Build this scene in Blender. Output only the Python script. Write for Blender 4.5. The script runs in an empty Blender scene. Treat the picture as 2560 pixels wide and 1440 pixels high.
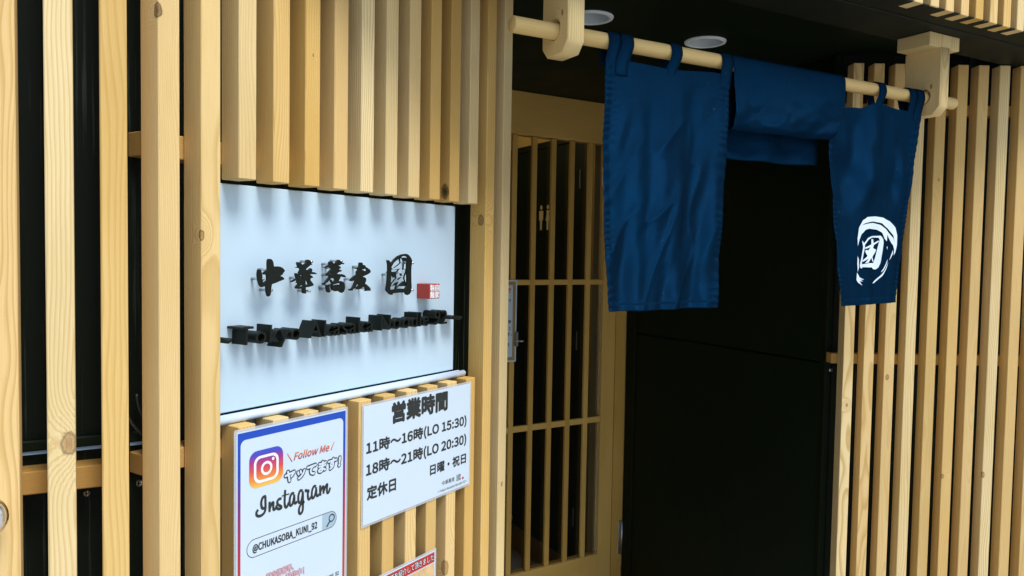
import bpy, bmesh, math, random
from mathutils import Vector, Matrix, noise

SC = bpy.context.scene
COL = SC.collection
R = math.radians
random.seed(7)

# ------------------------------------------------------------------ camera
cd = bpy.data.cameras.new('camera')
cam = bpy.data.objects.new('camera', cd)
COL.objects.link(cam)
SC.camera = cam
cd.sensor_width = 36.0
cd.lens = 1923.93 / 2560 * 36.0
cd.clip_start, cd.clip_end = 0.02, 500
right, up, fwd = (0.87672, -0.48070, 0.01685), (0.00657, 0.04700, 0.99887), (0.48095, 0.87562, -0.04436)
cam.matrix_world = Matrix(((right[0], up[0], -fwd[0], 0.0), (right[1], up[1], -fwd[1], 0.0),
                           (right[2], up[2], -fwd[2], 1.5), (0, 0, 0, 1)))

# ------------------------------------------------------------------ sky, sun, exposure
SUN_AZ, SUN_EL = R(162), R(57)           # bright, hazy sky in front of the shop, a little to the right
world = bpy.data.worlds.new('World')
SC.world = world
world.use_nodes = True
wn, wl = world.node_tree.nodes, world.node_tree.links
sky = wn.new('ShaderNodeTexSky')
sky.sky_type = 'NISHITA'
sky.sun_disc = False
sky.air_density, sky.dust_density, sky.ozone_density = 1.0, 1.5, 1.0
sky.sun_elevation, sky.sun_rotation = SUN_EL, SUN_AZ
wl.new(sky.outputs[0], wn['Background'].inputs[0])
wn['Background'].inputs[1].default_value = 0.13
sd = bpy.data.lights.new('sun', 'SUN')
sd.energy, sd.angle, sd.color = 2.45, R(23), (0.97, 0.98, 1.0)
sun = bpy.data.objects.new('sun', sd)
COL.objects.link(sun)
sdir = Vector((math.sin(SUN_AZ) * math.cos(SUN_EL), math.cos(SUN_AZ) * math.cos(SUN_EL), math.sin(SUN_EL)))
sun.rotation_euler = sdir.to_track_quat('Z', 'Y').to_euler()
sun.location = sdir * 8
SC.view_settings.view_transform = 'Standard'
SC.view_settings.look = 'None'
SC.view_settings.gamma = 1.0
SC.view_settings.exposure = 0.47
SC.view_settings.use_curve_mapping = False

# ------------------------------------------------------------------ helpers
def tag(o, label=None, cat=None, group=None, kind=None):
    if label: o['label'] = label
    if cat: o['category'] = cat
    if group: o['group'] = group
    if kind: o['kind'] = kind
    return o

def link(name, data, parent=None, mat=None, loc=(0, 0, 0), rot=(0, 0, 0)):
    o = bpy.data.objects.new(name, data)
    COL.objects.link(o)
    o.parent = parent
    o.location, o.rotation_euler = loc, rot
    if mat and data is not None and not data.materials:
        data.materials.append(mat)
    return o

def thing(name, label, cat, loc=(0, 0, 0), rz=0.0, group=None):
    o = link(name, None, None, None, loc, (0, 0, rz))
    o.empty_display_size = 0.05
    return tag(o, label, cat, group)

def pymesh(name, verts, faces, smooth=False):
    me = bpy.data.meshes.new(name)
    me.from_pydata([tuple(v) for v in verts], [], faces)
    me.validate()
    if smooth:
        me.polygons.foreach_set('use_smooth', [True] * len(me.polygons))
    me.update()
    return me

def boxmesh(name, x0, x1, y0, y1, z0, z1, bev=0.0):
    bm = bmesh.new()
    bmesh.ops.create_cube(bm, size=1.0)
    for v in bm.verts:
        v.co = Vector(((x0 + x1) / 2 + v.co.x * (x1 - x0), (y0 + y1) / 2 + v.co.y * (y1 - y0), (z0 + z1) / 2 + v.co.z * (z1 - z0)))
    if bev:
        bmesh.ops.bevel(bm, geom=bm.edges[:], offset=bev, segments=1, affect='EDGES')
    me = bpy.data.meshes.new(name)
    bm.to_mesh(me)
    bm.free()
    return me

def box(name, x0, x1, y0, y1, z0, z1, mat, parent=None, bev=0.0, loc=(0, 0, 0)):
    return link(name, boxmesh(name, x0, x1, y0, y1, z0, z1, bev), parent, mat, loc)

def lathe(name, prof, n=32, smooth=True):
    """profile (r, z) turned about z"""
    vs, fs = [], []
    for r, z in prof:
        for i in range(n):
            a = 2 * math.pi * i / n
            vs.append((r * math.cos(a), r * math.sin(a), z))
    for j in range(len(prof) - 1):
        for i in range(n):
            k = (i + 1) % n
            fs.append((j * n + i, j * n + k, (j + 1) * n + k, (j + 1) * n + i))
    return pymesh(name, vs, fs, smooth)

def tube(name, pts, rad, n=10):
    pts = [Vector(p) for p in pts]
    vs, fs = [], []
    prev = None
    for i, p in enumerate(pts):
        t = (pts[min(i + 1, len(pts) - 1)] - pts[max(i - 1, 0)]).normalized()
        a = prev if prev is not None else (Vector((0, 0, 1)) if abs(t.z) < 0.9 else Vector((1, 0, 0)))
        b = t.cross(a).normalized()
        a = b.cross(t).normalized()
        prev = a
        for k in range(n):
            w = 2 * math.pi * k / n
            vs.append(p + (a * math.cos(w) + b * math.sin(w)) * rad)
    for i in range(len(pts) - 1):
        for k in range(n):
            m = (k + 1) % n
            fs.append((i * n + k, i * n + m, (i + 1) * n + m, (i + 1) * n + k))
    fs.append(tuple(range(n - 1, -1, -1)))
    fs.append(tuple(range((len(pts) - 1) * n, len(pts) * n)))
    return pymesh(name, vs, fs, True)

def catmull(pts, n=6):
    if len(pts) < 3:
        return pts
    P = [pts[0]] + list(pts) + [pts[-1]]
    out = []
    for i in range(1, len(P) - 2):
        a, b, c, d = P[i - 1], P[i], P[i + 1], P[i + 2]
        for k in range(n):
            t = k / n
            out.append(tuple(0.5 * (2 * b[j] + (c[j] - a[j]) * t + (2 * a[j] - 5 * b[j] + 4 * c[j] - d[j]) * t * t
                                    + (3 * b[j] - a[j] - 3 * c[j] + d[j]) * t ** 3) for j in range(2)))
    out.append(tuple(pts[-1]))
    return out

def fill2d(polys, depth=0.0, bevel=0.0, fn=None, name='shape'):
    """closed outlines (even-odd filled, so inner ones are holes), extruded by depth; fn maps (x, y, e) to local space"""
    cu = bpy.data.curves.new(name, 'CURVE')
    cu.dimensions = '2D'
    cu.fill_mode = 'BOTH'
    cu.extrude = depth / 2
    cu.bevel_depth = bevel
    cu.bevel_resolution = 0
    for p in polys:
        sp = cu.splines.new('POLY')
        sp.points.add(len(p) - 1)
        for q, (x, y) in zip(sp.points, p):
            q.co = (x, y, 0, 1)
        sp.use_cyclic_u = True
    return curve_to_mesh(cu, depth, fn, name)

def curve_to_mesh(cu, depth, fn, name):
    ob = bpy.data.objects.new(name, cu)
    COL.objects.link(ob)
    dg = bpy.context.evaluated_depsgraph_get()
    dg.update()
    me = bpy.data.meshes.new_from_object(ob.evaluated_get(dg))
    bpy.data.objects.remove(ob)
    bpy.data.curves.remove(cu)
    bm = bmesh.new()
    bm.from_mesh(me)
    bmesh.ops.remove_doubles(bm, verts=bm.verts, dist=1e-6)
    for v in bm.verts:
        x, y, e = v.co
        v.co = Vector(fn(x, y, e + depth / 2)) if fn else Vector((x, -(e + depth / 2), y))
    bmesh.ops.recalc_face_normals(bm, faces=bm.faces) if depth else None
    bm.to_mesh(me)
    bm.free()
    me.materials.clear()
    me.name = name
    return me

import os
FONT = None
try:
    _fp = os.path.join(bpy.utils.system_resource('DATAFILES'), 'fonts', 'Noto Sans CJK Regular.woff2')   # ships with Blender
    if os.path.exists(_fp):
        FONT = bpy.data.fonts.load(_fp)
except Exception:
    FONT = None

def textmesh(body, s0, s1, z0, z1, y=0.0, bold=0.0, depth=0.0, shear=0.0, name='text'):
    """lettering fitted to the rectangle s0..s1, z0..z1 of a wall's own frame, facing -y"""
    cu = bpy.data.curves.new(name, 'FONT')
    cu.body = body
    cu.size = 1.0
    if FONT and not depth:
        cu.font = FONT
    cu.offset = 0.0
    cu.shear = shear
    cu.resolution_u = 5
    me = curve_to_mesh(cu, 0.0, lambda x, yy, e: (x, e, yy), name)
    xs = [v.co.x for v in me.vertices]
    zs = [v.co.z for v in me.vertices]
    if not xs:
        return me
    ax, bx_, az, bz = min(xs), max(xs), min(zs), max(zs)
    for v in me.vertices:
        v.co = ((v.co.x - ax) / (bx_ - ax) * (s1 - s0) + s0, y, (v.co.z - az) / (bz - az) * (z1 - z0) + z0)
    fat = bold * (z1 - z0) / (bz - az)
    if fat > 0 and not depth:
        vs = [v.co.copy() for v in me.vertices]
        fs = [tuple(p.vertices) for p in me.polygons]
        V2, F2 = [], []
        for k in range(8):
            a = 2 * math.pi * k / 8
            n = len(V2)
            V2 += [v + Vector((fat * math.cos(a), -0.00002 * k, fat * math.sin(a))) for v in vs]
            F2 += [tuple(i + n for i in f) for f in fs]
        me = pymesh(name, V2, F2)
    if depth:
        bm = bmesh.new()
        bm.from_mesh(me)
        ext = bmesh.ops.extrude_face_region(bm, geom=bm.faces[:])
        for g in ext['geom']:
            if isinstance(g, bmesh.types.BMVert):
                g.co.y += depth
        bmesh.ops.recalc_face_normals(bm, faces=bm.faces)
        bm.to_mesh(me)
        bm.free()
    me.update()
    return me

def islands(me):
    """split a mesh into its connected pieces, left to right"""
    par = list(range(len(me.vertices)))
    def find(a):
        while par[a] != a:
            par[a] = par[par[a]]
            a = par[a]
        return a
    for e in me.edges:
        a, b = find(e.vertices[0]), find(e.vertices[1])
        par[a] = b
    grp = {}
    for p in me.polygons:
        grp.setdefault(find(p.vertices[0]), []).append(p)
    out = []
    for ps in grp.values():
        idx = sorted({i for p in ps for i in p.vertices})
        mp = {i: k for k, i in enumerate(idx)}
        out.append(pymesh('letter', [me.vertices[i].co.copy() for i in idx], [tuple(mp[i] for i in p.vertices) for p in ps]))
    out.sort(key=lambda m: min(v.co.x for v in m.vertices))
    return out

def ribbon(pts, w, y, name='stroke'):
    pts = catmull(pts, 5)
    vs, fs = [], []
    n = len(pts)
    for i, p in enumerate(pts):
        a, b = pts[max(i - 1, 0)], pts[min(i + 1, n - 1)]
        d = Vector((b[0] - a[0], b[1] - a[1])).normalized()
        q = Vector((-d.y, d.x)) * w / 2
        vs += [(p[0] + q.x, y, p[1] + q.y), (p[0] - q.x, y, p[1] - q.y)]
    for i in range(n - 1):
        fs.append((2 * i, 2 * i + 1, 2 * i + 3, 2 * i + 2))
    return pymesh(name, vs, fs)

def flatshape(polys, y=0.0, name='print'):
    return fill2d(polys, 0.0, 0.0, lambda a, b, e: (a, y, b), name)

def rrect(x0, x1, y0, y1, r, n=6):
    out = []
    for cx, cy, a0 in ((x1 - r, y1 - r, 0), (x0 + r, y1 - r, 90), (x0 + r, y0 + r, 180), (x1 - r, y0 + r, 270)):
        for k in range(n + 1):
            a = R(a0 + 90 * k / n)
            out.append((cx + r * math.cos(a), cy + r * math.sin(a)))
    return out

def circ(cx, cy, r, n=28):
    return [(cx + r * math.cos(2 * math.pi * k / n), cy + r * math.sin(2 * math.pi * k / n)) for k in range(n)]

# ------------------------------------------------------------------ materials
class NT:
    def __init__(s, name):
        s.m = bpy.data.materials.new(name)
        s.m.use_nodes = True
        s.t = s.m.node_tree
        s.b = s.t.nodes['Principled BSDF']
    def n(s, kind, **kw):
        nd = s.t.nodes.new('ShaderNode' + kind)
        for k, v in kw.items():
            setattr(nd, k, v)
        return nd
    def put(s, sock, v):
        if hasattr(v, 'is_output') or isinstance(v, bpy.types.NodeSocket):
            s.t.links.new(v, sock)
        else:
            sock.default_value = v
    def math(s, op, a, b=0.0, c=0.0, clamp=False):
        nd = s.n('Math', operation=op, use_clamp=clamp)
        for i, v in enumerate((a, b, c)):
            s.put(nd.inputs[i], v)
        return nd.outputs[0]
    def vmath(s, op, a, b=(0, 0, 0)):
        nd = s.n('VectorMath', operation=op)
        s.put(nd.inputs[0], a)
        s.put(nd.inputs[1], b)
        return nd.outputs['Value'] if op in ('LENGTH', 'DOT_PRODUCT', 'DISTANCE') else nd.outputs[0]
    def noise(s, vec, scale, detail=3.0, rough=0.55):
        nd = s.n('TexNoise')
        s.put(nd.inputs['Vector'], vec)
        nd.inputs['Scale'].default_value = scale
        nd.inputs['Detail'].default_value = detail
        nd.inputs['Roughness'].default_value = rough
        return nd.outputs[0]
    def ramp(s, fac, stops):
        nd = s.n('ValToRGB')
        s.put(nd.inputs[0], fac)
        e = nd.color_ramp.elements
        while len(e) < len(stops):
            e.new(0.5)
        for k, (p, c) in zip(e, stops):
            k.position = p
            k.color = (*c, 1) if len(c) == 3 else c
        return nd.outputs[0]
    def mix(s, fac, a, b, mode='MIX'):
        nd = s.n('Mix', data_type='RGBA', blend_type=mode)
        s.put(nd.inputs[0], fac)
        for k, v in ((6, a), (7, b)):
            s.put(nd.inputs[k], (*v, 1) if isinstance(v, tuple) and len(v) == 3 else v)
        return nd.outputs[2]
    def bump(s, h, strength, dist):
        nd = s.n('Bump')
        nd.inputs['Strength'].default_value = strength
        nd.inputs['Distance'].default_value = dist
        s.put(nd.inputs['Height'], h)
        s.t.links.new(nd.outputs[0], s.b.inputs['Normal'])
    def fin(s, color=None, rough=None, **kw):
        if color is not None:
            s.put(s.b.inputs['Base Color'], (*color, 1) if isinstance(color, tuple) and len(color) == 3 else color)
        if rough is not None:
            s.put(s.b.inputs['Roughness'], rough)
        for k, v in kw.items():
            s.put(s.b.inputs[k.replace('_', ' ')], v)
        return s.m

def wood(name, axis='Z', pale=(0.82, 0.66, 0.35), deep=(0.73, 0.475, 0.15), late=(0.45, 0.25, 0.05), knots=False, amount=1.0):
    k = NT(name)
    p = k.n('TexCoord').outputs['Object']
    sep = k.n('SeparateXYZ')
    k.put(sep.inputs[0], p)
    X, Y, Z = sep.outputs
    if axis == 'X': X, Y, Z = Y, Z, X
    if axis == 'Y': X, Y, Z = Z, X, Y
    rnd = k.n('ObjectInfo').outputs['Random']
    wnn = k.n('TexWhiteNoise', noise_dimensions='1D')
    k.put(wnn.inputs['W'], rnd)
    rs = k.n('SeparateColor')
    k.put(rs.inputs[0], wnn.outputs['Color'])
    ra, rb, rc = rs.outputs
    # slow warp along the stick, then growth rings round a pith that lies off the stick
    cmb = k.n('CombineXYZ')
    k.put(cmb.inputs[0], k.math('MULTIPLY_ADD', rnd, 71.0, k.math('MULTIPLY', X, 9.0)))
    k.put(cmb.inputs[1], k.math('MULTIPLY', Y, 9.0))
    k.put(cmb.inputs[2], k.math('MULTIPLY', Z, 2.2))
    warp = k.math('MULTIPLY_ADD', k.noise(cmb.outputs[0], 1.0, 2.0), 0.030, -0.015)
    px = k.math('MULTIPLY_ADD', k.math('SUBTRACT', ra, 0.5), 0.16, X)
    py = k.math('MULTIPLY_ADD', k.math('ADD', rb, 0.25), 0.11, Y)
    rr = k.math('SQRT', k.math('ADD', k.math('MULTIPLY', px, px), k.math('MULTIPLY', py, py)))
    rr = k.math('ADD', rr, warp)
    if knots:
        at = k.n('Attribute', attribute_type='OBJECT', attribute_name='knot')
        ar = k.n('Attribute', attribute_type='OBJECT', attribute_name='knot_radius')
        dv = k.vmath('MULTIPLY', k.vmath('SUBTRACT', p, at.outputs['Vector']), (1.0, 1.0, 0.62))
        dk = k.math('DIVIDE', k.vmath('LENGTH', dv), k.math('MAXIMUM', ar.outputs['Fac'], 0.001))
        nk = k.noise(k.vmath('SCALE', p), 120.0, 2.0) if False else k.noise(p, 160.0, 2.0)
        dk = k.math('MULTIPLY_ADD', nk, 0.5, k.math('SUBTRACT', dk, 0.25))
        swirl = k.math('POWER', 2.718, k.math('MULTIPLY', k.math('MULTIPLY', dk, dk), -0.22))
        rr = k.math('MULTIPLY_ADD', swirl, 0.022, rr)
    freq = k.math('MULTIPLY_ADD', rc, 230.0, 260.0)
    ring = k.math('FRACT', k.math('MULTIPLY', rr, freq))
    fib = k.n('CombineXYZ')
    k.put(fib.inputs[0], k.math('MULTIPLY_ADD', rnd, 300.0, k.math('MULTIPLY', X, 900.0)))
    k.put(fib.inputs[1], k.math('MULTIPLY', Y, 900.0))
    k.put(fib.inputs[2], k.math('MULTIPLY', Z, 14.0))
    fibre = k.noise(fib.outputs[0], 1.0, 2.0)
    blot = k.noise(cmb.outputs[0], 2.3, 3.0)
    line = k.ramp(ring, [(0.0, (0.05,) * 3), (0.45, (0.10,) * 3), (0.84, (1.0,) * 3), (0.93, (0.75,) * 3), (1.0, (0.05,) * 3)])
    tone = k.math('MULTIPLY_ADD', blot, 0.5, k.math('MULTIPLY_ADD', ra, 1.2, -0.40), clamp=True)
    base = k.mix(tone, pale, deep)
    lowf = k.noise(cmb.outputs[0], 0.9, 2.0)
    base = k.mix(1.0, base, k.ramp(lowf, [(0.3, (0.86, 0.82, 0.74)), (0.6, (1.0, 1.0, 1.0))]), 'MULTIPLY')
    base = k.mix(1.0, base, k.ramp(rb, [(0.0, (0.84, 0.79, 0.70)), (0.5, (1.0, 1.0, 1.0)), (1.0, (1.06, 1.07, 1.10))]), 'MULTIPLY')
    if knots:
        base = k.mix(k.math('MULTIPLY', k.math('SUBTRACT', rc, 0.55, clamp=True), 1.3), base, (0.80, 0.56, 0.25))
    ls = k.math('MULTIPLY', line, k.math('MULTIPLY_ADD', rb, 0.45 * amount, 0.20 * amount))
    c = k.mix(ls, base, late)
    c = k.mix(k.math('MULTIPLY', k.math('SUBTRACT', fibre, 0.35, clamp=True), 0.55 * amount, clamp=True), c, late)
    if knots:
        halo = k.ramp(dk, [(0.0, (1, 1, 1)), (0.45, (0.8,) * 3), (0.75, (0.35,) * 3), (1.0, (0.0,) * 3)])
        rim = k.ramp(k.math('MULTIPLY', dk, 0.5), [(0.26, (0,) * 3), (0.34, (1,) * 3), (0.37, (1,) * 3), (0.44, (0,) * 3)])
        ad = k.n('Attribute', attribute_type='OBJECT', attribute_name='knot_dark')
        kc = k.mix(ad.outputs['Fac'], (0.30, 0.14, 0.045), (0.014, 0.010, 0.006))
        c = k.mix(k.math('MULTIPLY', halo, k.math('MULTIPLY_ADD', ad.outputs['Fac'], 0.25, 0.75), clamp=True), c, kc)
        rs_ = k.math('MULTIPLY', k.math('SUBTRACT', 1.6, k.math('MULTIPLY', ar.outputs['Fac'], 90.0), clamp=True), 0.8)
        c = k.mix(k.math('MULTIPLY', rim, rs_), c, (0.06, 0.028, 0.01))
    k.bump(k.math('ADD', fibre, k.math('MULTIPLY', line, 0.6)), 0.35, 0.0007)
    return k.fin(c, k.math('MULTIPLY_ADD', fibre, 0.15, 0.62), Specular_IOR_Level=0.12)

def blackwood(name, col=(0.0045, 0.0085, 0.0032), streak=(0.11, 0.13, 0.11)):
    k = NT(name)
    p = k.n('TexCoord').outputs['Object']
    q = k.vmath('MULTIPLY', p, (160.0, 160.0, 3.0))
    a = k.noise(q, 1.0, 4.0, 0.65)
    b = k.noise(k.vmath('MULTIPLY', p, (6.0, 6.0, 2.0)), 1.0, 2.0)
    m = k.math('MULTIPLY', k.ramp(a, [(0.56, (0,) * 3), (0.66, (1,) * 3)]), k.ramp(b, [(0.42, (0,) * 3), (0.7, (1,) * 3)]))
    k.bump(a, 0.35, 0.0008)
    return k.fin(k.mix(m, col, streak), k.math('MULTIPLY_ADD', b, 0.25, 0.45), Specular_IOR_Level=0.18)

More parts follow.
